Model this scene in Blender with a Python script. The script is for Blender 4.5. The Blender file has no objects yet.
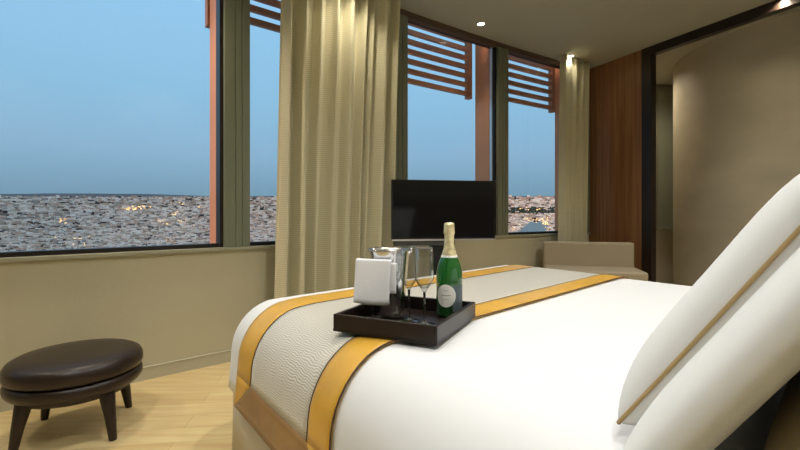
import bpy, bmesh, math, random
from mathutils import Vector, Matrix
R = math.radians
random.seed(7)
SC = bpy.context.scene
COL = SC.collection

# ------------------------------------------------------------------ camera
H = 0.97
cam_d = bpy.data.cameras.new('camera')
cam = bpy.data.objects.new('camera', cam_d)
COL.objects.link(cam)
cam.location = (0, 0, H)
cam.rotation_euler = (R(90), 0, 0)
cam_d.sensor_width = 36
cam_d.lens = 19.35
cam_d.shift_y = -0.0125
cam_d.clip_start = 0.02
cam_d.clip_end = 40000
SC.camera = cam

# ------------------------------------------------------------------ view
SC.view_settings.view_transform = 'Standard'
SC.view_settings.look = 'None'
SC.view_settings.gamma = 1
SC.view_settings.use_curve_mapping = False
SC.view_settings.exposure = 0.0

# ------------------------------------------------------------------ world: dusk sky
wd = bpy.data.worlds.new('dusk_sky')
SC.world = wd
wd.use_nodes = True
nt = wd.node_tree
nt.nodes.clear()
wo = nt.nodes.new('ShaderNodeOutputWorld')
bg = nt.nodes.new('ShaderNodeBackground')
tc = nt.nodes.new('ShaderNodeTexCoord')
sx = nt.nodes.new('ShaderNodeSeparateXYZ')
rp = nt.nodes.new('ShaderNodeValToRGB')
nt.links.new(tc.outputs['Generated'], sx.inputs[0])
nt.links.new(sx.outputs['Z'], rp.inputs[0])
nt.links.new(rp.outputs[0], bg.inputs[0])
nt.links.new(bg.outputs[0], wo.inputs[0])
e = rp.color_ramp.elements
e[0].position = 0.0; e[0].color = (0.16, 0.24, 0.32, 1)
e[1].position = 1.0; e[1].color = (0.50, 0.50, 0.50, 1)
for p, c in ((0.035, (0.185, 0.335, 0.46)), (0.13, (0.27, 0.475, 0.67)), (0.25, (0.29, 0.56, 0.80)), (0.44, (0.32, 0.63, 0.93)), (.60, (.48, .52, .56))):
    q = e.new(p); q.color = (*c, 1)
bg.inputs[1].default_value = 1.0

# ------------------------------------------------------------------ sun (last warm light, grazing the facade)
def add_light(name, kind, loc, energy, color, rot=(0, 0, 0), **kw):
    d = bpy.data.lights.new(name, kind)
    d.energy = energy; d.color = color
    for k, v in kw.items(): setattr(d, k, v)
    o = bpy.data.objects.new(name, d)
    COL.objects.link(o); o.location = loc; o.rotation_euler = rot
    return o
sd = Vector((0.76, 0.62, -0.16)).normalized()
sun = add_light('low_sun', 'SUN', (0, 0, 50), 1.7, (1.0, 0.62, 0.42), angle=R(6))
sun.rotation_euler = sd.to_track_quat('-Z', 'Y').to_euler()

WARM = (1.0, 0.90, 0.70)
NEUT = (1.0, 0.975, 0.93)
# spot positions, power, cone, colour; only those in view get a fixture; camera-side ones are added, unseen fill
SPOTS = [
    ((-2.45, 1.30), 50, 125, WARM), ((-1.45, 2.30), 60, 130, WARM), ((-0.28, 2.98), 27, 120, WARM),
    ((0.763, 4.05), 24, 110, WARM), ((1.93, 4.868), 6, 130, WARM),
    ((0.15, 1.75), 64, 130, NEUT), ((1.35, 1.75), 64, 130, NEUT), ((0.95, 0.75), 50, 130, NEUT),
    ((2.2, 2.9), 75, 130, NEUT), ((-1.0, 0.7), 62, 120, NEUT), ((-0.15, -0.05), 60, 130, NEUT),
    ((2.98, 5.45), 34, 160, WARM), ((3.15, 3.55), 42, 150, WARM),
]
CEIL = 2.77

# ------------------------------------------------------------------ helpers
def tag(o, label=None, cat=None, group=None, kind=None):
    if label: o['label'] = label
    if cat: o['category'] = cat
    if group: o['group'] = group
    if kind: o['kind'] = kind
    return o

def thing(name, label, cat, loc=(0, 0, 0), rz=0, group=None):
    o = bpy.data.objects.new(name, None)
    COL.objects.link(o)
    o.location = loc; o.rotation_euler = (0, 0, rz); o.empty_display_size = .05
    return tag(o, label, cat, group)

def mesh_obj(name, verts, faces, m, parent=None, smooth=False, loc=None):
    me = bpy.data.meshes.new(name)
    if loc is not None:
        verts = [(v[0]-loc[0], v[1]-loc[1], v[2]-loc[2]) for v in verts]
    me.from_pydata([tuple(v) for v in verts], [], faces)
    me.update()
    bm = bmesh.new(); bm.from_mesh(me)
    bmesh.ops.recalc_face_normals(bm, faces=bm.faces)
    bm.to_mesh(me); bm.free()
    if smooth: me.shade_smooth()
    me.materials.append(m)
    o = bpy.data.objects.new(name, me)
    COL.objects.link(o)
    if parent: o.parent = parent
    if loc is not None: o.location = loc
    return o

class MB:
    def __init__(s): s.v = []; s.f = []
    def add(s, vs, fs):
        n = len(s.v); s.v += [tuple(v) for v in vs]; s.f += [tuple(i+n for i in f) for f in fs]; return s
    def box(s, a, b):
        (x0, y0, z0), (x1, y1, z1) = a, b
        return s.add([(x0, y0, z0), (x1, y0, z0), (x1, y1, z0), (x0, y1, z0), (x0, y0, z1), (x1, y0, z1), (x1, y1, z1), (x0, y1, z1)],
                     [(0, 3, 2, 1), (4, 5, 6, 7), (0, 1, 5, 4), (1, 2, 6, 5), (2, 3, 7, 6), (3, 0, 4, 7)])
    def prism(s, pts, z0, z1):
        n = len(pts)
        vs = [(x, y, z0) for x, y in pts] + [(x, y, z1) for x, y in pts]
        return s.add(vs, [tuple(range(n-1, -1, -1)), tuple(range(n, 2*n))] + [(i, (i+1) % n, n+(i+1) % n, n+i) for i in range(n)])
    def lathe(s, prof, n=32, c=(0, 0)):
        vs = []; fs = []
        k = len(prof)
        for r, z in prof:
            for i in range(n):
                a = 2*math.pi*i/n
                vs.append((c[0]+r*math.cos(a), c[1]+r*math.sin(a), z))
        for j in range(k-1):
            for i in range(n):
                fs.append((j*n+i, j*n+(i+1) % n, (j+1)*n+(i+1) % n, (j+1)*n+i))
        if prof[0][0] > 1e-6: fs.append(tuple(range(n-1, -1, -1)))
        if prof[-1][0] > 1e-6: fs.append(tuple((k-1)*n+i for i in range(n)))
        return s.add(vs, fs)
    def tube(s, pts, r, n=10, closed=False, flat=1.0):
        P = [Vector(p) for p in pts]; m = len(P); vs = []; fs = []
        up = Vector((0, 0, 1))
        for i in range(m):
            a = P[(i-1) % m] if (closed or i) else P[i]
            b = P[(i+1) % m] if (closed or i < m-1) else P[i]
            d = (b-a).normalized()
            q = up if abs(d.dot(up)) < .95 else Vector((1, 0, 0))
            x = d.cross(q).normalized(); y = x.cross(d).normalized()
            for k in range(n):
                t = 2*math.pi*k/n
                vs.append(P[i]+x*math.cos(t)*r+y*math.sin(t)*r*flat)
        for i in range(m if closed else m-1):
            j = (i+1) % m
            for k in range(n): fs.append((i*n+k, i*n+(k+1) % n, j*n+(k+1) % n, j*n+k))
        if not closed:
            fs.append(tuple(range(n-1, -1, -1))); fs.append(tuple((m-1)*n+k for k in range(n)))
        return s.add(vs, fs)
    def grid(s, fn, nu, nv):
        vs = [fn(i/nu, j/nv) for j in range(nv+1) for i in range(nu+1)]
        return s.add(vs, [(j*(nu+1)+i, j*(nu+1)+i+1, (j+1)*(nu+1)+i+1, (j+1)*(nu+1)+i) for j in range(nv) for i in range(nu)])
    def build(s, name, m, parent=None, smooth=False, loc=None, bevel=0, seg=3, solid=0, off=0, sub=0, weld=False, angle=40):
        o = mesh_obj(name, s.v, s.f, m, parent, False, loc)
        if weld:
            bm = bmesh.new(); bm.from_mesh(o.data)
            bmesh.ops.remove_doubles(bm, verts=bm.verts, dist=2e-5)
            bmesh.ops.recalc_face_normals(bm, faces=bm.faces)
            bm.to_mesh(o.data); bm.free()
        if smooth: o.data.shade_smooth()
        if solid:
            q = o.modifiers.new('solid', 'SOLIDIFY'); q.thickness = solid; q.offset = off
        if sub:
            q = o.modifiers.new('sub', 'SUBSURF'); q.levels = sub; q.render_levels = sub
        if bevel:
            q = o.modifiers.new('bevel', 'BEVEL'); q.width = bevel; q.segments = seg; q.limit_method = 'ANGLE'; q.angle_limit = R(angle)
            q.harden_normals = False
        if bevel and not smooth:
            o.data.shade_smooth()
            w = o.modifiers.new('wn', 'WEIGHTED_NORMAL'); w.keep_sharp = True
        return o

def copy_tree(o, parent=None):
    c = o.copy(); COL.objects.link(c)
    if parent: c.parent = parent
    for ch in list(o.children):
        copy_tree(ch, c)
    return c

# ------------------------------------------------------------------ materials
def mat(name, col, rough=.5, metal=0, spec=.5, noise=None, bump=None, trans=0, sheen=0, ior=1.45, coat=0, emit=None):
    """noise=(scale, amount, stretch xyz) varies the base colour; bump=(scale, strength, stretch)"""
    m = bpy.data.materials.new(name); m.use_nodes = True
    n = m.node_tree; b = n.nodes['Principled BSDF']
    b.inputs['Base Color'].default_value = (*col, 1)
    b.inputs['Roughness'].default_value = rough
    b.inputs['Metallic'].default_value = metal
    b.inputs['Specular IOR Level'].default_value = spec
    b.inputs['Transmission Weight'].default_value = trans
    b.inputs['IOR'].default_value = ior
    b.inputs['Coat Weight'].default_value = coat
    if sheen:
        b.inputs['Sheen Weight'].default_value = sheen
    if emit:
        b.inputs['Emission Color'].default_value = (*emit[0], 1); b.inputs['Emission Strength'].default_value = emit[1]
    def coords(st):
        t = n.nodes.new('ShaderNodeTexCoord'); mp = n.nodes.new('ShaderNodeMapping')
        mp.inputs['Scale'].default_value = st
        n.links.new(t.outputs['Object'], mp.inputs[0]); return mp
    if noise:
        mp = coords(noise[2] if len(noise) > 2 else (1, 1, 1))
        t = n.nodes.new('ShaderNodeTexNoise'); t.inputs['Scale'].default_value = noise[0]; t.inputs['Detail'].default_value = 5
        n.links.new(mp.outputs[0], t.inputs[0])
        r = n.nodes.new('ShaderNodeValToRGB')
        a = noise[1]
        r.color_ramp.elements[0].position = .3; r.color_ramp.elements[1].position = .7
        r.color_ramp.elements[0].color = (*[c*(1-a) for c in col], 1); r.color_ramp.elements[1].color = (*[min(1, c*(1+a)) for c in col], 1)
        n.links.new(t.outputs[0], r.inputs[0]); n.links.new(r.outputs[0], b.inputs['Base Color'])
    if bump:
        mp = coords(bump[2] if len(bump) > 2 else (1, 1, 1))
        t = n.nodes.new('ShaderNodeTexNoise'); t.inputs['Scale'].default_value = bump[0]; t.inputs['Detail'].default_value = 4
        n.links.new(mp.outputs[0], t.inputs[0])
        bp = n.nodes.new('ShaderNodeBump'); bp.inputs['Strength'].default_value = bump[1]; bp.inputs['Distance'].default_value = .01
        n.links.new(t.outputs[0], bp.inputs['Height']); n.links.new(bp.outputs[0], b.inputs['Normal'])
    return m

M = {}
M['wall'] = mat('wall_paint', (.52, .485, .345), .75, noise=(3, .04), bump=(60, .08))
M['base'] = mat('baseboard_paint', (.50, .475, .36), .45)
M['ceil'] = mat('ceiling_paint', (.43, .405, .31), .85, noise=(1.5, .04))
M['frame'] = mat('olive_frame_metal', (.20, .215, .155), .42, .2)
M['frame_dark'] = mat('dark_frame_metal', (.018, .014, .012), .35, .3)
M['header'] = mat('header_brown', (.10, .065, .045), .5)
M['sill'] = mat('sill_stone', (.34, .33, .24), .3)
M['fin'] = mat('terracotta_fin', (.66, .29, .145), .5, noise=(2, .08))
M['slat'] = mat('terracotta_slat', (.46, .20, .11), .5)
M['curt'] = None
M['frame_door'] = mat('dark_wood_frame', (.018, .010, .007), .35)
M['plaster'] = mat('curved_plaster', (.50, .44, .32), .6, noise=(1.6, .12, (1, 1, 2)), bump=(12, .12))
M['bath'] = mat('bathroom_wall', (.60, .55, .42), .6)
M['mirror'] = mat('mirror_glass', (.50, .54, .46), .22, .6)
M['chrome'] = mat('chrome', (.8, .8, .8), .12, 1.0)
M['leather'] = mat('brown_leather', (.020, .011, .0075), .34, noise=(8, .15), bump=(140, .12))
M['dark_wood'] = mat('dark_wood', (.018, .010, .008), .4)
M['duvet'] = mat('white_cotton', (.77, .775, .785), .85, sheen=.1, bump=(5, .25))
M['pillow'] = mat('white_pillow_cotton', (.76, .76, .74), .85, sheen=.1, bump=(10, .2))
M['gold'] = mat('gold_satin', (.68, .37, .035), .40, sheen=.1, noise=(9, .12), bump=(30, .12))
M['shaded_brown_satin'] = mat('shaded_brown_satin', (.30, .155, .035), .45, sheen=.1, noise=(9, .2), bump=(30, .2))  # end border's satin: partly its own brown, partly shade put into the colour
M['pipe'] = mat('dark_piping', (.05, .03, .02), .6)
M['skirt'] = mat('bed_skirt_linen', (.60, .54, .42), .9, bump=(200, .1))
M['mattress'] = mat('mattress_cloth', (.7, .68, .62), .9)
M['tan'] = mat('tan_ribbon', (.42, .29, .13), .5)
M['beige_cush'] = mat('beige_cushion_cloth', (.40, .33, .21), .85)
M['tray'] = mat('tray_leather', (.018, .010, .0085), .30, noise=(6, .2), bump=(200, .1))
M['steel'] = mat('polished_steel', (.62, .61, .60), .16, 1.0)
M['napkin'] = mat('napkin_linen', (.84, .85, .90), .9, bump=(40, .06))
M['tv'] = mat('tv_black_plastic', (.006, .006, .007), .25)
M['screen'] = mat('tv_screen', (.003, .003, .004), .09, spec=.3)
M['silver'] = mat('tv_silver_trim', (.6, .6, .6), .3, .9)
M['tvgrey'] = mat('tv_grey_plastic', (.07, .07, .065), .4)
M['sofa'] = mat('beige_upholstery', (.45, .38, .27), .75, bump=(90, .08))
M['bottle'] = mat('green_bottle_glass', (.010, .15, .020), .05, trans=.30, ior=1.5, coat=.6)
M['foil'] = mat('gold_foil', (.88, .72, .42), .30, .4, noise=(60, .25), bump=(90, .4))
M['label'] = mat('bottle_label_paper', (.80, .80, .76), .5)
M['label_grey'] = mat('bottle_grey_label', (.10, .13, .15), .45)
M['ink'] = mat('label_ink', (.12, .16, .13), .5)
M['lamp_trim'] = mat('downlight_trim', (.55, .52, .45), .4)
M['lens'] = mat('downlight_lens', (1, .95, .85), .4, emit=((1, .93, .8), 6))
M['lampshade'] = mat('lamp_shade_cloth', (.8, .7, .5), .8, emit=((1, .8, .55), .6))
M['headboard'] = mat('headboard_cloth', (.30, .24, .16), .8)

def floor_mat():
    m = bpy.data.materials.new('oak_planks'); m.use_nodes = True
    n = m.node_tree; b = n.nodes['Principled BSDF']; b.inputs['Roughness'].default_value = .38
    t = n.nodes.new('ShaderNodeTexCoord'); mp = n.nodes.new('ShaderNodeMapping')
    mp.inputs['Rotation'].default_value = (0, 0, R(-8))
    n.links.new(t.outputs['Object'], mp.inputs[0])
    br = n.nodes.new('ShaderNodeTexBrick'); br.inputs['Scale'].default_value = 1
    br.inputs['Brick Width'].default_value = 1.4; br.inputs['Row Height'].default_value = .13
    br.inputs['Mortar Size'].default_value = .0012
    br.inputs['Color1'].default_value = (.72, .56, .29, 1); br.inputs['Color2'].default_value = (.64, .48, .235, 1)
    br.inputs['Mortar'].default_value = (.46, .33, .15, 1)
    n.links.new(mp.outputs[0], br.inputs[0])
    mp2 = n.nodes.new('ShaderNodeMapping'); mp2.inputs['Scale'].default_value = (1.2, 14, 1); mp2.inputs['Rotation'].default_value = (0, 0, R(-8))
    n.links.new(t.outputs['Object'], mp2.inputs[0])
    no = n.nodes.new('ShaderNodeTexNoise'); no.inputs['Scale'].default_value = 1.6; no.inputs['Detail'].default_value = 6
    n.links.new(mp2.outputs[0], no.inputs[0])
    mx = n.nodes.new('ShaderNodeMixRGB'); mx.blend_type = 'OVERLAY'; mx.inputs[0].default_value = .45
    n.links.new(br.outputs[0], mx.inputs[1]); n.links.new(no.outputs[0], mx.inputs[2]); n.links.new(mx.outputs[0], b.inputs['Base Color'])
    return m
M['floor'] = floor_mat()

def wood_panel():
    m = bpy.data.materials.new('walnut_panel'); m.use_nodes = True
    n = m.node_tree; b = n.nodes['Principled BSDF']; b.inputs['Roughness'].default_value = .4
    t = n.nodes.new('ShaderNodeTexCoord'); mp = n.nodes.new('ShaderNodeMapping'); mp.inputs['Scale'].default_value = (22, 22, .7)
    n.links.new(t.outputs['Object'], mp.inputs[0])
    no = n.nodes.new('ShaderNodeTexNoise'); no.inputs['Scale'].default_value = 1.3; no.inputs['Detail'].default_value = 6
    n.links.new(mp.outputs[0], no.inputs[0])
    r = n.nodes.new('ShaderNodeValToRGB')
    r.color_ramp.elements[0].position = .3; r.color_ramp.elements[1].position = .72
    r.color_ramp.elements[0].color = (.20, .085, .030, 1); r.color_ramp.elements[1].color = (.36, .17, .065, 1)
    n.links.new(no.outputs[0], r.inputs[0]); n.links.new(r.outputs[0], b.inputs['Base Color'])
    return m
M['walnut'] = wood_panel()

def curtain_mat():
    m = bpy.data.materials.new('curtain_fabric'); m.use_nodes = True
    n = m.node_tree; b = n.nodes['Principled BSDF']; b.inputs['Roughness'].default_value = .7; b.inputs['Sheen Weight'].default_value = .3
    t = n.nodes.new('ShaderNodeTexCoord')
    w = n.nodes.new('ShaderNodeTexWave'); w.bands_direction = 'Z'; w.inputs['Scale'].default_value = 22; w.inputs['Distortion'].default_value = 1.5
    w.inputs['Detail'].default_value = 3; w.inputs['Detail Scale'].default_value = 2
    n.links.new(t.outputs['Object'], w.inputs[0])
    r = n.nodes.new('ShaderNodeValToRGB')
    r.color_ramp.elements[0].color = (.53, .49, .325, 1); r.color_ramp.elements[1].color = (.64, .60, .42, 1)
    n.links.new(w.outputs[0], r.inputs[0]); n.links.new(r.outputs[0], b.inputs['Base Color'])
    bp = n.nodes.new('ShaderNodeBump'); bp.inputs['Strength'].default_value = .15; bp.inputs['Distance'].default_value = .004
    n.links.new(w.outputs[0], bp.inputs['Height']); n.links.new(bp.outputs[0], b.inputs['Normal'])
    return m
M['curt'] = curtain_mat()

def runner_mat():
    m = bpy.data.materials.new('woven_runner'); m.use_nodes = True
    n = m.node_tree; b = n.nodes['Principled BSDF']; b.inputs['Roughness'].default_value = .5; b.inputs['Sheen Weight'].default_value = .4
    t = n.nodes.new('ShaderNodeTexCoord'); mp = n.nodes.new('ShaderNodeMapping'); mp.inputs['Scale'].default_value = (1, 1, 1)
    n.links.new(t.outputs['UV'], mp.inputs[0])
    w = n.nodes.new('ShaderNodeTexWave'); w.wave_type = 'BANDS'; w.bands_direction = 'X'; w.wave_profile = 'SIN'
    w.inputs['Scale'].default_value = 42; w.inputs['Distortion'].default_value = 9; w.inputs['Detail'].default_value = 1; w.inputs['Detail Scale'].default_value = .55
    n.links.new(mp.outputs[0], w.inputs[0])
    r = n.nodes.new('ShaderNodeValToRGB')
    r.color_ramp.elements[0].position = .25; r.color_ramp.elements[1].position = .75
    r.color_ramp.elements[0].color = (.50, .46, .38, 1); r.color_ramp.elements[1].color = (.68, .65, .57, 1)
    n.links.new(w.outputs[0], r.inputs[0]); n.links.new(r.outputs[0], b.inputs['Base Color'])
    bp = n.nodes.new('ShaderNodeBump'); bp.inputs['Strength'].default_value = .3; bp.inputs['Distance'].default_value = .003
    n.links.new(w.outputs[0], bp.inputs['Height']); n.links.new(bp.outputs[0], b.inputs['Normal'])
    return m
M['runner'] = runner_mat()

def pane_mat(name, tint, refl, power=4):
    m = bpy.data.materials.new(name); m.use_nodes = True
    n = m.node_tree; n.nodes.clear()
    o = n.nodes.new('ShaderNodeOutputMaterial'); mx = n.nodes.new('ShaderNodeMixShader')
    tr = n.nodes.new('ShaderNodeBsdfTransparent'); tr.inputs[0].default_value = (*tint, 1)
    gl = n.nodes.new('ShaderNodeBsdfGlossy'); gl.inputs['Roughness'].default_value = .02
    fr = n.nodes.new('ShaderNodeLayerWeight'); fr.inputs['Blend'].default_value = .5
    pw = n.nodes.new('ShaderNodeMath'); pw.operation = 'POWER'; pw.inputs[1].default_value = power
    ml = n.nodes.new('ShaderNodeMath'); ml.operation = 'MULTIPLY_ADD'; ml.inputs[1].default_value = refl; ml.inputs[2].default_value = .03*min(1, refl*2)
    n.links.new(fr.outputs['Facing'], pw.inputs[0]); n.links.new(pw.outputs[0], ml.inputs[0]); n.links.new(ml.outputs[0], mx.inputs[0])
    n.links.new(tr.outputs[0], mx.inputs[1]); n.links.new(gl.outputs[0], mx.inputs[2]); n.links.new(mx.outputs[0], o.inputs[0])
    return m
M['glass'] = pane_mat('glass_bowl', (.95, .96, .96), .95, 2.2)
M['solid_glass'] = mat('solid_clear_glass', (1, 1, 1), .0, trans=1.0, ior=1.45)
M['pane'] = pane_mat('window_glass', (.985, .99, .99), .35)

# ------------------------------------------------------------------ the curved window wall
CX, CY, RAD, PH0 = 16.321760568, -18.081845645, 27.254670833, 2.297524227595464
def W(t, o=0):
    p = PH0 - t/RAD
    return (CX+(RAD-o)*math.cos(p), CY+(RAD-o)*math.sin(p))
TL, TR = -2.2, 5.117

def strip(mb, t0, t1, o0, o1, z0, z1, step=.25):
    n = max(1, int(math.ceil((t1-t0)/step)))
    ts = [t0+(t1-t0)*i/n for i in range(n+1)]
    pts = [W(t, o0) for t in ts]+[W(t, o1) for t in reversed(ts)]
    k = n+1
    vs = []; fs = []
    for z in (z0, z1):
        vs += [(x, y, z) for x, y in pts]
    m = 2*k
    for i in range(n):
        fs.append((i, i+1, m-2-i, m-1-i)); fs.append((m+i, m+i+1, m+m-2-i, m+m-1-i))
    for i in range(m):
        j = (i+1) % m
        fs.append((i, j, m+j, m+i))
    mb.add(vs, fs); return mb

def struct(o): o['kind'] = 'structure'; return o

# world points of the room
K = (2.333, 5.309)                     # corner of the window wall and the walnut wall
wdx, wdy = .435, -.900
def WW(s, off=0): return (K[0]+wdx*s+.9*off, K[1]+wdy*s+.435*off)   # along the walnut wall, off = outwards
SU, SV = (.719, .695), (.695, -.719)   # bed axes: u across the bed, v towards the head
def B(u, v, z=0): return (SU[0]*u+SV[0]*v, SU[1]*u+SV[1]*v, z)
A = W(TL); HB0 = B(-2.3, .36)[:2]; HB1 = B(4.62, .36)[:2]
arc = [W(TL+(TR-TL)*i/30, -.05) for i in range(31)]
flr = MB().prism(arc+[WW(2.73, 0), HB1, HB0][1:], -.06, 0)
struct(flr.build('floor', M['floor']))
bath_poly = [WW(0, 0), WW(0, .02), (2.45, 6.0), (6.3, 6.0), (6.3, 2.6), WW(2.73, .02), WW(2.73, 0)]
struct(MB().prism(bath_poly, -.06, 0).build('floor_bathroom', M['bath']))
struct(MB().prism(arc+[HB1, HB0], CEIL, CEIL+.08).build('ceiling', M['ceil']))
struct(MB().prism(bath_poly, CEIL, CEIL+.08).build('ceiling_bathroom', M['ceil']))

struct(strip(MB(), TL, TR, 0, -.15, 0, .735).build('wall_window', M['wall']))
bb = strip(MB(), TL, TR, .014, -.01, 0, .072)
strip(bb, TL, TR, .018, -.01, .072, .077)
struct(bb.build('baseboard_window', M['base']))
struct(strip(MB(), TL, TR, .02, -.16, .735, .757).build('trim_1', M['sill'], bevel=.003))
struct(strip(MB(), TL, TR, 0, -.075, 2.715, CEIL).build('trim_2', M['header']))

def pillar(name, t0, t1, o=.012):
    mb = strip(MB(), t0, t1, o-.006, -.13, .757, 2.715)
    w = t1-t0
    g = .006
    for a, b in ((0, .40), (.40, .66), (.66, 1.0)):
        strip(mb, t0+w*a+(g if a else 0), t0+w*b, o, o-.02, .757, 2.715)
    return struct(mb.build(name, M['frame'], bevel=.002))
pillar('trim_3', .832, .999)
pillar('trim_4', 2.20, 2.385)
pillar('trim_5', 3.552, 3.705)
pillar('trim_6', 4.95, TR)

def window(n, t0, t1, lip_right=True):
    f = MB()
    strip(f, t0, t1, -.035, -.10, .757, .782)
    strip(f, t0, t1, -.06, -.075, 2.71, 2.715)
    strip(f, t0, t0+.012, -.03, -.10, .757, 2.715)
    strip(f, t1-(.022 if lip_right else .012), t1, -.02, -.10, .757, 2.715)
    o = struct(f.build('window_%d' % n, M['frame_dark']))
    g = strip(MB(), t0+.01, t1-.01, -.062, -.070, .775, 2.714).build('glass_pane', M['pane'], o)
    return o
window(1, TL, .832)
window(2, .999, 2.20, False)
window(3, 2.385, 3.552)
window(4, 3.705, 4.95)
# pale sealing strip beside the third window
struct(strip(MB(), 3.488, 3.498, -.02, -.05, .785, 2.71).build('trim_7', M['silver']))

# ------------------------------------------------------------------ sunshades outside
def sunshade(label, fin_t, cap_t, s0, s1, zb, nsl, fo=-.27):
    b = W(fin_t, -.2)
    r = thing('sunshade', label, 'sunshade', (b[0], b[1], .3), 0)
    L = (b[0], b[1], .3)
    def part(mb, name, m, **k):
        mb.v = [(x-L[0], y-L[1], z-L[2]) for x, y, z in mb.v]
        return mb.build(name, m, r, **k)
    part(strip(MB(), fin_t, fin_t+.085, -.082, fo, .3, 3.1), 'fin', M['fin'])
    part(strip(MB(), cap_t, cap_t+.055, fo-.01, fo-.07, zb-.03, 3.1), 'end_post', M['slat'])
    for k in range(nsl):
        z = zb+.096*k
        part(strip(MB(), s0, s1, fo-.015, fo-.055, z, z+.043), 'slat', M['slat'])
    return r
sunshade('terracotta vertical fin outside the large left window, without louvres', .812, .800, 0, 0, 2.33, 0, -.245)
sunshade('terracotta fin with louvre slats showing between the grey pillar and the tall curtain', 2.22, 2.16, .95, 2.17, 2.415, 7)
sunshade('terracotta fin with louvre slats outside the window above the television', 3.515, 3.425, 2.30, 3.42, 2.262, 8, -.29)
sunshade('terracotta fin with louvre slats outside the window beside the narrow curtain', 4.735, 4.70, 3.60, 4.70, 2.266, 8, -.20)

# ------------------------------------------------------------------ other walls
def wall_seg(name, a, b, m, z0=0, z1=CEIL, th=.1, side=1):
    ax, ay = a[:2]; bx, by = b[:2]
    d = math.hypot(bx-ax, by-ay); nx, ny = -(by-ay)/d*th*side, (bx-ax)/d*th*side
    return struct(MB().prism([(ax, ay), (bx, by), (bx+nx, by+ny), (ax+nx, ay+ny)], z0, z1).build(name, m))
wall_seg('wall_walnut', WW(0), WW(.698), M['walnut'], th=.06)
wall_seg('wall_headboard', HB0, HB1, M['wall'], side=-1)
wall_seg('wall_left', A, HB0, M['wall'], side=-1)
mb = MB()
def wwbox(mb, s0, s1, o0, o1, z0, z1):
    mb.prism([WW(s0, o0), WW(s1, o0), WW(s1, o1), WW(s0, o1)], z0, z1)
wwbox(mb, .698, .808, -.012, .07, 0, CEIL)
wwbox(mb, .808, 2.73, -.012, .07, CEIL-.088, CEIL)
struct(mb.build('door_1', M['frame_door'], bevel=.002))
# bathroom lobby shell
wall_seg('wall_bathroom_back', (2.3, 6.0), (6.3, 6.0), M['bath'])
wall_seg('wall_bathroom_right', (6.3, 2.6), (6.3, 6.0), M['bath'], side=-1)
wall_seg('wall_bathroom_front', WW(2.73, .05), (6.3, 2.6), M['bath'], side=-1)
wall_seg('wall_bathroom_left', (2.45, 5.42), (2.45, 6.0), M['bath'], side=1)
cyl = MB()
cc, cr = (4.61, 4.65), 1.40
cyl.v = []
pts = [(cc[0]+cr*math.cos(R(a)), cc[1]+cr*math.sin(R(a))) for a in range(95, 290, 3)]
cyl.prism(pts, 0, CEIL)
o = struct(cyl.build('wall_curved', M['plaster'])); o.data.shade_smooth()
w = o.modifiers.new('es', 'EDGE_SPLIT'); w.split_angle = R(30)
t = thing('wall_mirror', 'tall narrow chrome-framed mirror on the tan wall beside the curved plaster wall', 'mirror', (4.1, 5.93, .78))
MB().box((-.58, -.0, 0), (.5, .06, 1.98)).build('mirror_glass', M['mirror'], t)
f = MB().box((-.60, -.03, -.02), (-.575, .06, 1.98)); f.box((-.60, -.03, -.025), (.5, .06, .0))
f.build('frame', M['chrome'], t, bevel=.002)

# ------------------------------------------------------------------ ceiling downlights
dl = thing('downlight', 'x', 'ceiling light', (0, 0, CEIL))
MB().lathe([(.046, 0), (.046, -.004), (.040, -.006), (.034, -.002), (.034, 0)], 28).build('trim_ring', M['lamp_trim'], dl, smooth=True)
MB().lathe([(.0, -.0015), (.0335, -.0015), (.0335, 0)], 24).build('lens', M['lens'], dl)
labs = {3: 'lit ceiling downlight above the television', 4: 'lit ceiling downlight nearest the narrow curtain and walnut wall'}
for i, (p, w_, cone, c_) in enumerate(SPOTS):
    if i in labs:
        d = copy_tree(dl)
        d.location = (p[0], p[1], CEIL); d['label'] = labs[i]; d['group'] = 'ceiling downlights'
    sp = add_light('downlight_or_fill', 'SPOT', (p[0], p[1], CEIL-.03), w_, c_, spot_size=R(cone), spot_blend=1.0, shadow_soft_size=.04)
for ch in list(dl.children): bpy.data.objects.remove(ch)
bpy.data.objects.remove(dl)

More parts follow.
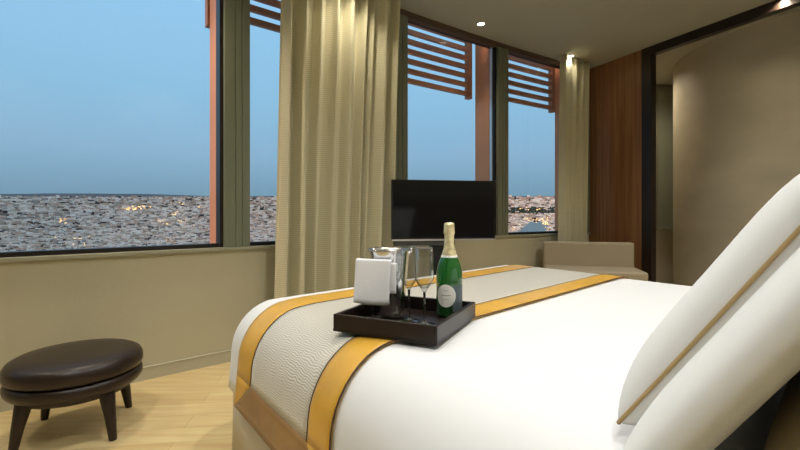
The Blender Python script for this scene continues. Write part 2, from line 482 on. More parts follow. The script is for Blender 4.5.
# ------------------------------------------------------------------ curtains
def curtain(name, label, t0b, t1b, t0t, t1t, off, folds, amp, zt, seed):
    rnd = random.Random(seed)
    # irregular pleats: cumulative phase
    n = folds*16
    widths = [rnd.uniform(.55, 1.5) for _ in range(folds)]
    tot = sum(widths); amps = [rnd.uniform(.55, 1.25) for _ in range(folds)]; sk = [rnd.uniform(-.3, .3) for _ in range(folds)]
    prof = []
    acc = 0
    for k in range(folds):
        for j in range(16):
            x = (acc+widths[k]*j/16)/tot
            ph = 2*math.pi*j/16
            prof.append((x, amp*amps[k]*(1.1-2.0*abs(math.cos(ph/2))**1.6+.18*math.cos(2*ph+sk[k]*5)), sk[k]*math.sin(ph), k))
        acc += widths[k]
    prof.append((1.0, prof[0][1], 0, folds-1))
    zs = [0.012]+[zt*i/22 for i in range(1, 23)]
    base = W((t0b+t1b)/2, off)
    vs = []
    for z in zs:
        h = z/zt
        for x, a, s_, k in prof:
            lo = t0b+(t0t-t0b)*h**1.3; hi = t1b+(t1t-t1b)*h**1.3
            t = lo+(hi-lo)*(x+s_*.02*math.sin(h*2+k)+.006*math.sin(h*4+k*1.7))
            aa = a*(1.1-.35*h)*(1+.15*math.sin(3*h+k))
            px, py = W(t, off+aa)
            vs.append((px, py, z))
    m = len(prof)
    fs = [(j*m+i, j*m+i+1, (j+1)*m+i+1, (j+1)*m+i) for j in range(len(zs)-1) for i in range(m-1)]
    mb = MB().add(vs, fs)
    o = mb.build(name, M['curt'], loc=(base[0], base[1], 0), smooth=True, solid=.003)
    tag(o, label, 'curtain', 'window curtains')
    return o
curtain('curtain', 'wide tall beige pleated curtain hanging left of the television', 1.10, 2.06, 1.165, 2.19, .19, 9, .055, CEIL-.002, 3)
curtain('curtain', 'narrow beige curtain hanging in the corner beside the walnut wall', 4.37, 4.86, 4.41, 4.93, .15, 5, .026, CEIL-.002, 5)

# ------------------------------------------------------------------ bed
UN, UF, VF, VH = .612, 2.78, -1.875, .30       # near side, far side, foot, head
SH = .12
RC, RT, ZS, ZT = .19, .20, .41, .612
def shear(u, v): return u-SH*(v+.87)
def Bs(u, v, z): return B(shear(u, v), v, z)  # the duvet is pulled a little askew
def outline(s, n=16):
    """rounded rectangle, inset by s, at the foot; square at the head"""
    r = max(RC-s, 0)
    u0, u1, v0, v1 = UN+s, UF-s, VF+s, VH-.0
    P = []
    for i in range(41): P.append((u0, v1+(v0+r-v1)*i/40))
    for i in range(1, n): a = math.pi+math.pi/2*i/n; P.append((u0+r+r*math.cos(a), v0+r+r*math.sin(a)))
    for i in range(41): P.append((u0+r+(u1-u0-2*r)*i/40, v0))
    for i in range(1, n): a = 1.5*math.pi+math.pi/2*i/n; P.append((u1-r+r*math.cos(a), v0+r+r*math.sin(a)))
    for i in range(41): P.append((u1, v0+r+(v1-v0-r)*i/40))
    return P
def zprof(s):
    if s >= RT: return ZT
    return ZS+(ZT-ZS)*math.sqrt(max(0, 1-(1-s/RT)**2))
def sdf(u, v):
    cu, hu = (UN+UF)/2, (UF-UN)/2
    qx = abs(u-cu)-(hu-RC); qy = (VF+RC)-v
    d = math.hypot(max(qx, 0), max(qy, 0))+min(max(qx, qy), 0)-RC
    return -d
def wob(i, z):   # soft folds of the hanging sides
    return .010*math.sin(i*.33)*max(0, (ZS-z)/.2)+.006*math.sin(i*.81+1)*max(0, (ZS-z)/.2)
def shell(rings, flare):
    vs = []; m = None
    for s, z in rings:
        O = outline(max(s, 0)); m = len(O)
        O0 = outline(.3)
        for i, (u, v) in enumerate(O):
            if z < ZS:
                # outward normal approx from the inset outline
                du, dv = u-O0[i][0], v-O0[i][1]
                l = math.hypot(du, dv) or 1
                k = flare*(ZS-z)/.2+wob(i, z)
                u += du/l*k; v += dv/l*k
            vs.append(Bs(u, v, z))
    fs = [(j*m+i, j*m+i+1, (j+1)*m+i+1, (j+1)*m+i) for j in range(len(rings)-1) for i in range(m-1)]
    return vs, fs, m
rings = [(0, .285), (0, .33), (0, .38), (0, ZS)]
for k in range(1, 11):
    th = math.pi/2*k/10; rings.append((RT*(1-math.cos(th)), ZS+(ZT-ZS)*math.sin(th)))
rings += [(.3, ZT+.002), (.5, ZT+.003), (.8, ZT+.003), (1.05, ZT+.003), (1.084, ZT+.003)]
vs, fs, m = shell(rings, .012)
vs2 = vs[:]; base = Bs((UN+UF)/2, (VF+VH)/2, 0)
o = MB().add(vs2, fs).build('duvet', M['duvet'], smooth=True, weld=True, loc=(base[0], base[1], .285), solid=.012, off=-1)
tag(o, 'white duvet covering the bed and hanging over its side', 'duvet')
brz = math.atan2(.695, .719)
bed = thing('bed', 'large bed with a beige skirt under the white duvet', 'bed', (base[0], base[1], 0), 0)
def bedpart(pts_uv, z0, z1, name, m, **k):
    mb = MB().prism([Bs(u, v, 0)[:2] for u, v in pts_uv], z0, z1)
    mb.v = [(x-base[0], y-base[1], z) for x, y, z in mb.v]
    return mb.build(name, m, bed, **k)
def rectuv(s): return [(UN+s, VF+s), (UF-s, VF+s), (UF-s, VH), (UN+s, VH)]
bedpart(rectuv(.10), .30, .56, 'mattress', M['mattress'], bevel=.05, seg=4)
bedpart(rectuv(.14), .05, .30, 'bed_base', M['headboard'])
# skirt with soft folds
O = outline(.012); vs = []
for z in (.006, .15, .29):
    for i, (u, v) in enumerate(O):
        k = .006*math.sin(i*.9)*(1-z/.3)
        q = Bs(u-k, v-k, z); vs.append((q[0]-base[0], q[1]-base[1], z))
m = len(O)
MB().add(vs, [(j*m+i, j*m+i+1, (j+1)*m+i+1, (j+1)*m+i) for j in range(2) for i in range(m-1)]).build('bed_skirt', M['skirt'], bed, smooth=True, solid=.006)
hbp = [(UN-.2, VH+.005), (UF+.15, VH+.005), (UF+.15, VH+.05), (UN-.2, VH+.05)]
mb = MB().prism([B(u, v)[:2] for u, v in hbp], 0, 1.2)
mb.v = [(x-base[0], y-base[1], z) for x, y, z in mb.v]
mb.build('headboard', M['headboard'], bed, bevel=.01)

# ------------------------------------------------------------------ bed runner
def path(v, lift):
    """points (u, z) across the bed at a given v, from the near hem up and over to the far hem"""
    P = []
    ZB = .255
    for i in range(11): P.append((UN-lift-.016*(1-i/10), ZB+(ZS-ZB)*i/10))
    N = 14
    for i in range(1, N+1):
        th = math.pi/2*i/N; s = RT*(1-math.cos(th))
        P.append((UN+s-lift*math.cos(th), zprof(max(0, min(s, sdf(UN+s, v))))+lift*math.sin(th)))
    for i in range(1, 40):
        P.append((UN+RT+(UF-UN-2*RT)*i/40, zprof(sdf(UN+RT+(UF-UN-2*RT)*i/40, v))+.003+lift))
    for i in range(0, N+1):
        th = math.pi/2*(1-i/N); s = RT*(1-math.cos(th))
        P.append((UF-s+lift*math.cos(th), zprof(max(0, min(s, sdf(UF-s, v))))+lift*math.sin(th)))
    for i in range(1, 8): P.append((UF+lift, ZS-.14*i/7))
    # cumulative length
    L = [0]
    for a, b in zip(P, P[1:]): L.append(L[-1]+math.hypot(b[0]-a[0], b[1]-a[1]))
    return P, L
PATHN = len(path(-1.2, .01)[0])
def runner_piece(name, v0f, v1f, l0, l1, lift, m, parent, loc, solid=.004, nv=12):
    """v bounds are functions of arc length; the piece spans lengths l0..l1"""
    n = max(4, int((l1-l0)/.03))
    vs = []; uv = []
    for i in range(n+1):
        l = l0+(l1-l0)*i/n
        for j in range(nv+1):
            a, b = v0f(l), v1f(l)
            v = a+(b-a)*j/nv
            P, L = path(v, lift)
            k = 0
            while k < len(L)-2 and L[k+1] < l: k += 1
            f_ = (l-L[k])/(L[k+1]-L[k]) if L[k+1] > L[k] else 0
            f_ = max(0, min(1, f_))
            u = P[k][0]+(P[k+1][0]-P[k][0])*f_; z = P[k][1]+(P[k+1][1]-P[k][1])*f_
            vs.append(Bs(u, v, z)); uv.append((l, v))
    # undo the shear in the runner: it lies square to the foot of the bed (v is kept)
    fs = [(i*(nv+1)+j, i*(nv+1)+j+1, (i+1)*(nv+1)+j+1, (i+1)*(nv+1)+j) for i in range(n) for j in range(nv)]
    o = MB().add(vs, fs).build(name, m, parent, smooth=True, loc=None)
    ul = o.data.uv_layers.new(name='UVMap')
    for lp in o.data.loops: ul.data[lp.index].uv = uv[lp.vertex_index]
    for v_ in o.data.vertices: v_.co = v_.co-Vector(loc)
    # keep the outer face outwards
    q = o.modifiers.new('solid', 'SOLIDIFY'); q.thickness = solid; q.offset = 0
    return o
LT = path(-1.2, .012)[1][-1]
rb = Bs(1.6, -1.23, 0); rl = (rb[0], rb[1], .255)
run = thing('bed_runner', 'patterned beige bed runner with gold borders laid across the white duvet', 'bed runner', rl)
VA, VB, VC, VD = -1.595, -1.445, -.99, -.868
EB = .115
runner_piece('woven_panel', lambda l: VB+.004, lambda l: VC-.004, EB, LT, .007, M['runner'], run, rl, nv=16)
def mit(l, a, b):   # mitred corner
    k = min(1, max(0, l/EB)); return a+(b-a)*k
bo = runner_piece('gold_border', lambda l: VA, lambda l: mit(l, VA+.004, VB), 0, EB, .008, M['gold'], run, rl, nv=5)
bo = runner_piece('gold_border', lambda l: VA, lambda l: VB, EB, LT, .008, M['gold'], run, rl, nv=6)
bo = runner_piece('gold_border', lambda l: mit(l, VD-.004, VC), lambda l: VD, 0, EB, .008, M['gold'], run, rl, nv=5)
bo = runner_piece('gold_border', lambda l: VC, lambda l: VD, EB, LT, .008, M['gold'], run, rl, nv=6)
bo = runner_piece('end_border', lambda l: mit(l, VA+.004, VB), lambda l: mit(l, VD-.004, VC), 0, EB, .008, M['shaded_brown_satin'], run, rl, nv=12)
for vv in (VB, VC, VD):
    runner_piece('piping', lambda l: vv-.0025, lambda l: vv+.0025, EB if vv != VD else 0, LT, .0095, M['pipe'], run, rl, nv=1, solid=.002)

# ------------------------------------------------------------------ pillows
def pillow(name, label, c, w, h, tk, tilt, m, stripe=True, group=None, yaw=0, tkb=None, ex=.5):
    tkb = tkb or tk
    """c = centre in (u, v, z); w along u, h up the lean, tk half thickness"""
    th = R(tilt)
    ax = Vector((math.cos(R(yaw)), math.sin(R(yaw)), 0))        # in (u, v, z)
    bx = Vector((-math.sin(R(yaw))*math.cos(th), math.cos(R(yaw))*math.cos(th), math.sin(th)))
    nx = Vector((math.sin(R(yaw))*math.sin(th), -math.cos(R(yaw))*math.sin(th), math.cos(th)))
    C0 = Vector(c)
    def pt(x, y, s):
        X = x*w/2*(1-.05*(1-y*y)); Y = y*h/2*(1-.05*(1-x*x))
        q = max(0, (1-x**4))**ex*max(0, (1-y**4))**ex
        T = (tk if s > 0 else -tkb if s < 0 else 0)*q*(1+.05*math.sin(3*x+2*y))
        P_ = C0+ax*X+bx*Y+nx*T
        P_.z = max(P_.z, ZT+.014)
        return P_
    def wpt(x, y, s):
        p = pt(x, y, s); b_ = B(p.x, p.y, p.z); return b_
    N = 26
    mb = MB()
    def g(a): return math.sin((a*2-1)*math.pi/2)
    mb.grid(lambda a, b_: wpt(g(a), g(b_), 1), N, N)
    mb.grid(lambda a, b_: wpt(g(a), g(b_), -1), N, N)
    cb = B(c[0], c[1], 0); loc = (cb[0], cb[1], ZT)
    o = mb.build(name, m, smooth=True, loc=loc, weld=True)
    if stripe:
        loop = []
        for i in range(24): loop.append((g(i/24), -1))
        for i in range(24): loop.append((1, g(i/24)))
        for i in range(24): loop.append((-g(i/24), 1))
        for i in range(24): loop.append((-1, -g(i/24)))
        P = [Vector(wpt(x, y, 0))-Vector(loc) for x, y in loop]
        MB().tube(P, .0032, 8, True).build('piping', M['tan'], o, smooth=True)
    return tag(o, label, 'pillow', group)
pillow('pillow', 'big white pillow with tan piping leaning at the near head of the bed', (1.12, -.112, .845), .78, .50, .068, 56, M['pillow'], tkb=.10, ex=.42)
pillow('pillow', 'plain white pillow lying under and behind the one with tan piping', (1.0, -.072, .795), .86, .50, .055, 56, M['pillow'], False, tkb=.04, ex=.36)
pillow('cushion', 'beige cushion standing behind the two white pillows', (.98, .045, .78), .80, .40, .05, 56, M['beige_cush'], False)

# ------------------------------------------------------------------ tray and what stands on it
TZ = .648
tr = thing('serving_tray', 'dark brown leather serving tray standing on the bed', 'tray', (.0285, 1.366, .6255), R(64))
hx, hy = .18, .165
MB().box((-hx, -hy, 0), (hx, hy, .008)).build('tray_base', M['tray'], tr)
f = MB()
f.box((-hx, -hy, .0), (hx, -hy+.012, .051)); f.box((-hx, hy-.012, .0), (hx, hy, .051))
f.box((-hx, -hy+.012, .0), (-hx+.012, hy-.012, .051)); f.box((hx-.012, -hy+.012, .0), (hx, hy-.012, .051))
f.build('tray_rim', M['tray'], tr, bevel=.0025)
TZ = .6345

bt = thing('champagne_bottle', 'green champagne bottle with gold foil neck and round white label', 'bottle', (.165, 1.44, TZ))
prof = [(0, .006), (.030, .004), (.038, .0), (.0435, .006), (.0435, .125), (.0425, .145), (.038, .168), (.030, .190), (.0225, .208), (.0175, .224), (.0155, .240), (.0148, .290), (.0, .291)]
MB().lathe(prof, 48).build('bottle_body', M['bottle'], bt, smooth=True)
prof = [(.0262, .199), (.0245, .2055), (.0190, .224), (.0168, .240), (.0160, .262), (.0160, .270), (.0182, .2725), (.0188, .280), (.0180, .284), (.0175, .300), (.0165, .308), (.010, .3105), (0, .311)]
MB().lathe(prof, 36).build('neck_foil', M['foil'], bt, smooth=True)
MB().lathe([(.0272, .1965), (.0292, .1915), (.0285, .193), (.0262, .2015), (.0256, .2015)], 36).build('neck_band', M['label'], bt, smooth=True)
for k in range(3):
    a0 = -150+k*22
    MB().grid(lambda a, b_: (.0274*math.cos(R(a0+a*15)), .0274*math.sin(R(a0+a*15)), .1955+b_*.0025), 4, 1).build('band_mark', M['ink'], bt)
def cyl_patch(ac, r, fn, nu=24, nv=24):
    mb = MB()
    def f_(a, b_):
        s, z = fn(a, b_); th = R(ac)+s/r
        return (r*math.cos(th), r*math.sin(th), z)
    return mb.grid(f_, nu, nv)
AC = -112
def disc(a, b_, rx, rz, z0):
    t_ = 2*math.pi*a; return (rx*b_*math.cos(t_), z0+rz*b_*math.sin(t_))
cyl_patch(AC+62, .0440, lambda a, b_: ((a-.5)*.050, .020+b_*.085), 16, 4).build('grey_back_label', M['label_grey'], bt, smooth=True)
cyl_patch(AC, .0443, lambda a, b_: disc(a, b_, .034, .037, .072), 40, 6).build('round_label', M['label'], bt, smooth=True)
cyl_patch(AC, .0446, lambda a, b_: ((a-.5)*.034, .073+b_*.0016), 12, 1).build('label_line', M['ink'], bt)
cyl_patch(AC, .0446, lambda a, b_: ((a-.5)*.018, .088+b_*.0012), 12, 1).build('label_line', M['ink'], bt)
cyl_patch(AC, .0446, lambda a, b_: ((a-.5)*.022, .060+b_*.0009), 12, 1).build('label_line', M['ink'], bt)

# wine glasses
gl = thing('champagne_glass', 'tall clear champagne glass nearer the steel bucket on the tray', 'glass', (.0284, 1.36, TZ+.0), 0)
bowl = [(.0040, .100), (.011, .110), (.0225, .126), (.0290, .142), (.0296, .152), (.0280, .190), (.0255, .2345), (.0248, .2347), (.0272, .190), (.0287, .152), (.0280, .143), (.0215, .128), (.010, .1125), (0, .1105)]
MB().lathe([(0, .0995)]+bowl, 40).build('bowl', M['glass'], gl, smooth=True)
MB().lathe([(0, .006), (.0042, .0075), (.0036, .02), (.0034, .06), (.0040, .099), (0, .099)], 20).build('stem', M['solid_glass'], gl, smooth=True)
MB().lathe([(0, 0), (.036, 0), (.0365, .0012), (.030, .0025), (.012, .0048), (.0045, .0085), (0, .009)], 40).build('foot', M['solid_glass'], gl, smooth=True)
MB().tube([(.0252*math.cos(R(a)), .0252*math.sin(R(a)), .2350) for a in range(0, 360, 10)], .0008, 6, True).build('rim', M['solid_glass'], gl, smooth=True)
g2 = copy_tree(gl)
g2.location = (.0745, 1.315, TZ)
g2['label'] = 'tall clear champagne glass nearer the champagne bottle on the tray'
gl['group'] = g2['group'] = 'champagne glasses'

# ice bucket
bk = thing('ice_bucket', 'polished steel ice bucket with a white napkin over its rim', 'ice bucket', (-.036, 1.43, TZ))
BK = 1.08
prof = [(0, 0), (.044, 0), (.050, .004), (.0515, .02), (.056, .08), (.0625, .15), (.0670, .192), (.0705, .2), (.0715, .204), (.0705, .207), (.0675, .205), (.064, .192), (.0595, .15), (.052, .06), (.047, .012), (0, .01)]
MB().lathe([(a, b*BK) for a, b in prof], 56).build('bucket_body', M['steel'], bk, smooth=True)
for sg in (-1, 1):
    h = MB().tube([(sg*(.070+.012*math.sin(math.pi*i/12)), .024*math.cos(math.pi*i/12)*1.0, .184) for i in range(13)], .0035, 8)
    h.build('handle', M['steel'], bk, smooth=True)
bk.rotation_euler = (0, 0, R(66.4))
# napkin draped over the rim
dn = Vector((-.40, -.917, 0)).normalized(); dw = Vector((.917, -.40, 0))
def nap(parent, cx, r_in, w, zlo, zin, shift, flare, top=.829):
    cz = Vector((cx[0], cx[1], 0))
    prof = []
    for i in range(9): k = i/8; prof.append((r_in+.007+flare*(1-k), zlo+(top-.006-zlo)*k))
    for i in range(1, 8): a = math.pi*i/8; prof.append((r_in+.007*math.cos(a), top-.006+.006*math.sin(a)))
    for i in range(6): prof.append((r_in-.0075, top-.006-(zin)*i/5))
    def f_(a, b_):
        j = b_*(len(prof)-1); k = min(int(j), len(prof)-2); q = j-k
        r_ = prof[k][0]*(1-q)+prof[k+1][0]*q; z = prof[k][1]*(1-q)+prof[k+1][1]*q
        ww = (a-.5)*w*(1+.06*(1-b_))
        p = cz+dn*(r_+.0025*math.sin(a*5+1)*(1-b_))+dw*(ww+shift)
        return (p.x, p.y, z-.004*math.sin(a*math.pi)*(1 if b_ < .05 else 0))
    return MB().grid(f_, 16, len(prof)-1)
nb = Vector((-.032, 1.43, 0))+dn*.075
nk = nap(None, (-.032, 1.43), .0815, .116, .692, .03, -.020, .012).build('napkin', M['napkin'], loc=(nb.x, nb.y, .70), smooth=True, solid=.003, off=0)
tag(nk, 'folded white napkin hanging over the rim of the ice bucket', 'napkin')
l2 = nap(None, (-.032, 1.43), .0765, .108, .730, .02, .002, .004, .822)
l2.v = [(x-nb.x, y-nb.y, z-.70-.002) for x, y, z in l2.v]
l2.build('inner_fold', M['napkin'], nk, smooth=True, solid=.0015, off=0)

# ------------------------------------------------------------------ television
tv = thing('television', 'black flat-screen television on a dark pedestal in front of the windows', 'television', (.352, 3.40, 0), R(10.2))
hw = .424
MB().box((-hw, 0, .768), (hw, .035, 1.246)).build('cabinet', M['tv'], tv, bevel=.004)
MB().box((-hw+.012, -.0015, .792), (hw-.012, .0, 1.236)).build('screen', M['screen'], tv)
MB().box((-hw, -.006, .768), (hw, .0, .780)).build('silver_strip', M['silver'], tv, bevel=.002)
MB().box((-hw+.02, .005, .730), (hw-.36, .05, .766)).build('speaker', M['tvgrey'], tv, bevel=.004)
MB().box((-.095, .04, .02), (.1, .12, .79)).build('pedestal', M['tv'], tv, bevel=.006)
MB().box((-.28, -.12, 0), (.28, .24, .02)).build('foot_plate', M['tv'], tv, bevel=.006)

# ------------------------------------------------------------------ corner seat
cs = thing('bench_seat', 'low beige upholstered seat with straight back in the corner by the walnut wall', 'seat', (2.00, 4.60, 0), R(-15))
MB().box((-.445, -.06, .03), (.445, .06, .682)).build('backrest', M['sofa'], cs, bevel=.02, seg=4)
MB().box((-.445, -.52, .30), (.455, -.062, .435)).build('seat', M['sofa'], cs, bevel=.025, seg=4)
MB().box((-.43, -.50, .03), (.44, -.062, .30)).build('seat_base', M['sofa'], cs, bevel=.008)

# ------------------------------------------------------------------ pouf
pf = thing('ottoman', 'round dark brown leather ottoman with wooden legs on the oak floor', 'ottoman', (-1.462, 1.947, 0))
MB().lathe([(0, .268), (.238, .268), (.252, .274), (.258, .290), (.256, .318), (.246, .336), (.225, .347), (.15, .352), (0, .353)], 64).build('seat_cushion', M['leather'], pf, smooth=True)
MB().lathe([(0, .205), (.225, .205), (.245, .212), (.254, .226), (.256, .246), (.250, .262), (.238, .267), (0, .267)], 64).build('lower_cushion', M['leather'], pf, smooth=True)
MB().lathe([(0, .185), (.21, .185), (.215, .205), (0, .205)], 48).build('base_ring', M['dark_wood'], pf, smooth=False)
for k in range(4):
    a = math.atan2(1.854-1.947, -1.237+1.462)+k*math.pi/2
    c, s = math.cos(a), math.sin(a)
    mb = MB(); vs = []
    for z, r_, h_ in ((0, .243, .015), (.1, .225, .022), (.205, .200, .033)):
        for i in range(12):
            t_ = 2*math.pi*i/12; vs.append((c*r_+h_*math.cos(t_), s*r_+h_*math.sin(t_), z))
    fs = [(j*12+i, j*12+(i+1) % 12, (j+1)*12+(i+1) % 12, (j+1)*12+i) for j in range(2) for i in range(12)]
    fs += [tuple(range(11, -1, -1)), tuple(24+i for i in range(12))]
    mb.add(vs, fs).build('leg', M['dark_wood'], pf, smooth=True, bevel=.004)

# ------------------------------------------------------------------ floor lamp to the left of the camera
fl = thing('floor_lamp', 'lit floor lamp with a cloth shade at the left of the bed', 'lamp', (-1.62, .56, 0))
MB().lathe([(0, 0), (.14, 0), (.14, .02), (.02, .03), (0, .03)], 32).build('base', M['dark_wood'], fl, smooth=True)
MB().lathe([(0, .03), (.012, .03), (.012, 1.42), (0, 1.42)], 16).build('pole', M['dark_wood'], fl, smooth=True)
MB().lathe([(.19, 1.36), (.14, 1.62)], 40).build('lamp_shade', M['lampshade'], fl, smooth=True, solid=.003).data
for f_ in []: pass
add_light('floor_lamp_bulb', 'POINT', (-1.62, .56, 1.47), 85, NEUT, shadow_soft_size=.05)

# ------------------------------------------------------------------ the city outside
GN, GA, GB = 380.0, 1100.0, 6800.0
def elev(r):       # the ground rises gently with distance, as seen from the tower
    if r < GA: return math.atan(GA*math.tan(R(-5.6))/r)
    k = min(1.25, (r-GA)/(GB-GA))
    return R(-5.6+7.95*k**.62)
def gz(r, az=0): return H+r*math.tan(elev(r))*math.cos(az)
def azp(az, r, z): return (r*math.sin(az), r*math.cos(az), z)
rs = [GN*(GA/GN)**(i/10) for i in range(10)]+[GA*(GB/GA)**(i/60) for i in range(61)]
azs = [R(-62+i*1.5) for i in range(75)]
vs = [azp(a, r, gz(r, a)) for r in rs for a in azs]; m = len(azs)
M['ground'] = mat('city_ground', (.34, .29, .25), .9, noise=(.02, .35))
struct(mesh_obj('ground_city', vs, [(j*m+i, j*m+i+1, (j+1)*m+i+1, (j+1)*m+i) for j in range(70) for i in range(m-1)], M['ground']))
# long dark ridge on the horizon
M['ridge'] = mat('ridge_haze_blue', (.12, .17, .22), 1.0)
vs = []; fs = []
rr = random.Random(4)
for i, a in enumerate(azs):
    d = math.degrees(a)
    h = .42 if d < -32 else (.10 if d > -24 else .42-(d+32)*.04)
    h *= rr.uniform(.9, 1.1)
    for r, e_ in ((GB*.99, 2.0), (GB*1.02, 2.42+h), (GB*1.08, 2.42+h*.8), (GB*1.1, 1.9)):
        vs.append(azp(a, r, H+r*math.tan(R(e_))*math.cos(a)))
for i in range(m-1):
    for k in range(3): fs.append((i*4+k, (i+1)*4+k, (i+1)*4+k+1, i*4+k+1))
struct(mesh_obj('distant_hills', vs, fs, M['ridge']))

CM = [mat('city_white', (.88, .79, .72), .8), mat('city_grey', (.42, .39, .37), .8), mat('city_pink', (.62, .44, .36), .8),
      mat('city_tan', (.60, .50, .38), .8), mat('city_dark', (.045, .045, .05), .8), mat('city_pale', (1.0, .96, .90), .7)]
BW = [.25, .15, .17, .12, .11, .20]
M['tree'] = mat('tree_dark', (.035, .05, .03), .9)
M['water'] = mat('river_water', (.20, .22, .20), .35)
M['lampglow'] = mat('street_light_glow', (1, .7, .3), .5, emit=((1.0, .60, .20), 2.6))

def river_zone(az, el):
    """river surface seen through the right-hand window"""
    d = math.degrees(az); ed = math.degrees(el)
    if not -3.2 < ed < -.95: return False
    k = (ed+3.2)/2.25
    return 14.0+2.6*k < d < 18.3+.7*k
def park_zone(az, el):
    d = math.degrees(az); ed = math.degrees(el)
    return 11 < d < 26 and .15 < ed < 1.0
def bldbox(mb_v, mb_f, mi, x, y, z, az, w, dp, h, mat_i):
    c, s = math.cos(-az), math.sin(-az); n = len(mb_v)
    for zz in (z-4, z+h):
        for lx, ly in ((-w/2, -dp/2), (w/2, -dp/2), (w/2, dp/2), (-w/2, dp/2)):
            mb_v.append((x+c*lx-s*ly, y+s*lx+c*ly, zz))
    for q in ((4, 5, 6, 7), (0, 1, 5, 4), (1, 2, 6, 5), (2, 3, 7, 6), (3, 0, 4, 7)):
        mb_f.append(tuple(n+i for i in q)); mi.append(mat_i)

rnd = random.Random(11)
near = []; cv = []; cf = []; ci = []; tv_ = []; tf = []
r = GN*1.02
row = 0
cand = []
while r < GB*.995:
    e0 = elev(r)
    px = max(r, 700)*R(.13)                     # about one pixel across
    az = R(-60)+rnd.random()*.01
    while az < R(36):
        w = px*rnd.uniform(1.2, 4.2); gap = px*rnd.uniform(.0, .9)
        rj = r*(1+rnd.uniform(-.006, .006))
        zone_r = river_zone(az, elev(rj)); zone_p = park_zone(az, elev(rj))
        big = math.sin(az*23+row*.15)+math.sin(az*61-row*.31)
        if not zone_r:
            h = px*rnd.uniform(.5, 1.5)*(1.7 if rnd.random() < .08 else 1)
            if zone_p:
                if rnd.random() < .92: cand.append(('t', rj, az+w/2/r, w*1.1, h*.9, 0))
                else: cand.append(('b', rj, az+w/2/r, w, h*.8, 0))
            elif rnd.random() < (.10 if big > 1.25 else .03):
                cand.append(('t', rj, az+w/2/r, w*1.3, h*.7, 0))
            else:
                mi = rnd.choices(range(6), BW)[0]
                cand.append(('b', rj, az+w/2/r, w, h, mi))
        az += (w+gap)/r
    row += 1
    r *= 1.0125 if r > GA else 1.022
# nearest buildings inside the frame and right ones: each its own object
protos = []
for i, cm in enumerate(CM):
    mb = MB().box((-.5, -.5, -.3), (.5, .5, 1)).box((-.25, -.2, 1), (.1, .25, 1.25))
    mb.box((-.5, -.5, 1), (.5, -.46, 1.06))
    protos.append(mb.build('city_building', cm)); protos[-1].hide_render = False
def in_view(az, rj):
    d = math.degrees(az); el = math.degrees(elev(rj))
    x = 400+430*math.tan(az); y = 215-430*math.tan(math.radians(el))
    return (64 < x < 273 and y < 251) or (509 < x < 550 and y < 232)
cnt = 0; used = set()
for kind, rj, az, w, h, mi in cand:
    x, y, _ = azp(az, rj, 0); z = gz(rj, az)
    if kind == 'b':
        if cnt < 300 and in_view(az, rj):
            if mi in used: o = protos[mi].copy(); COL.objects.link(o)
            else: o = protos[mi]; used.add(mi)
            o.location = (x, y, z); o.scale = (w, w*.8, h); o.rotation_euler = (0, 0, -az)
            left = az < 0
            tag(o, 'small distant city building at the near edge of the city seen through the left windows' if left else 'small distant city building on the riverside seen through the rightmost window',
                'building', 'nearest city buildings seen on the left' if left else 'riverside city buildings seen on the right')
            cnt += 1
        else: bldbox(cv, cf, ci, x, y, z, az, w, w*.8, h, mi)
    else:
        # low faceted crown
        n = len(tv_); hr = w/2
        for k in range(6):
            a = k*math.pi/3; tv_.append((x+hr*math.cos(a), y+hr*.8*math.sin(a), z))
        for k in range(6):
            a = k*math.pi/3+.3; tv_.append((x+hr*.7*math.cos(a), y+hr*.6*math.sin(a), z+h*.8))
        tv_.append((x, y, z+h))
        for k in range(6):
            j = (k+1) % 6
            tf.append((n+k, n+j, n+6+j, n+6+k)); tf.append((n+6+k, n+6+j, n+12))
for i in range(6):
    if i not in used: bpy.data.objects.remove(protos[i])
me = bpy.data.meshes.new('city_buildings'); me.from_pydata(cv, [], cf); me.update()
for cm in CM: me.materials.append(cm)
me.polygons.foreach_set('material_index', ci)
o = bpy.data.objects.new('city_buildings', me); COL.objects.link(o)
tag(o, 'dense mass of pale low city buildings stretching to the horizon', 'city', kind='stuff')
me = bpy.data.meshes.new('city_trees'); me.from_pydata(tv_, [], tf); me.update(); me.materials.append(M['tree'])
o = bpy.data.objects.new('city_trees', me); COL.objects.link(o)
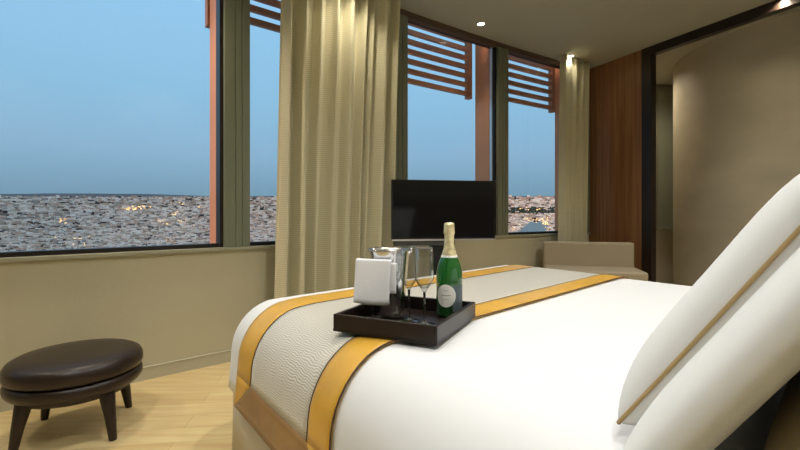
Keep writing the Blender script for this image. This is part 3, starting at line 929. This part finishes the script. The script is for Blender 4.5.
tag(o, 'dark tree patches between the distant city buildings', 'trees', kind='stuff')
# river
vs = []; fs = []
nr = 24
def rinv(ed):
    lo, hi = GA, GB
    for _ in range(50):
        mid = (lo+hi)/2
        if math.degrees(elev(mid)) < ed: lo = mid
        else: hi = mid
    return lo
for j in range(nr+1):
    ed = -3.3+2.35*j/nr; k = j/nr; rj = rinv(ed)
    for i in range(7):
        a = R(13.7+2.9*k+(18.5+.8*k-13.7-2.9*k)*i/6); vs.append(azp(a, rj, gz(rj, a)+3))
o = mesh_obj('river', vs, [(j*7+i, j*7+i+1, (j+1)*7+i+1, (j+1)*7+i) for j in range(nr) for i in range(6)], M['water'])
struct(o)
# street light clusters
lv = []; lf = []; li = []
def cluster(xpx, ypx, sx_, sy_, n):
    for _ in range(n):
        xx = rnd.gauss(xpx, sx_); yy = rnd.gauss(ypx, sy_)
        az = math.atan((xx-400)/430); el = math.degrees(math.atan((215-yy)/430))
        if el < -5 or el > 2.3: continue
        rj = rinv(el); s = rj*R(.13)
        x, y, _ = azp(az, rj, 0)
        bldbox(lv, lf, li, x, y, gz(rj, az)+s*.6, az, s*rnd.uniform(.6, 1.4), s*.5, s*.35, 0)
for c in ((64, 221, 2, 1.2, 9), (133, 209.5, 6, .8, 16), (140, 208, 5, .8, 8), (177, 214, 2.5, 1, 7), (163, 222.5, 3, 1.4, 16), (181, 222, 2.5, 1, 8), (75, 245, 6, 1.5, 8), (170, 241, 5, 1, 5),
          (515, 229, 3, 1.5, 14), (538, 220, 4, 1, 14), (546, 224, 1.5, 3, 10), (525, 219, 3, 1, 6), (528, 209, 8, .6, 5), (90, 240, 15, 3, 5), (230, 205, 30, 3, 5), (200, 215, 40, 10, 10)):
    cluster(c[0], c[1], c[2], c[3], int(c[4]*1.6))
me = bpy.data.meshes.new('street_lights'); me.from_pydata(lv, [], lf); me.update(); me.materials.append(M['lampglow'])
o = bpy.data.objects.new('street_lights', me); COL.objects.link(o)
tag(o, 'golden street lights glowing in clusters across the city', 'street lights', kind='stuff')
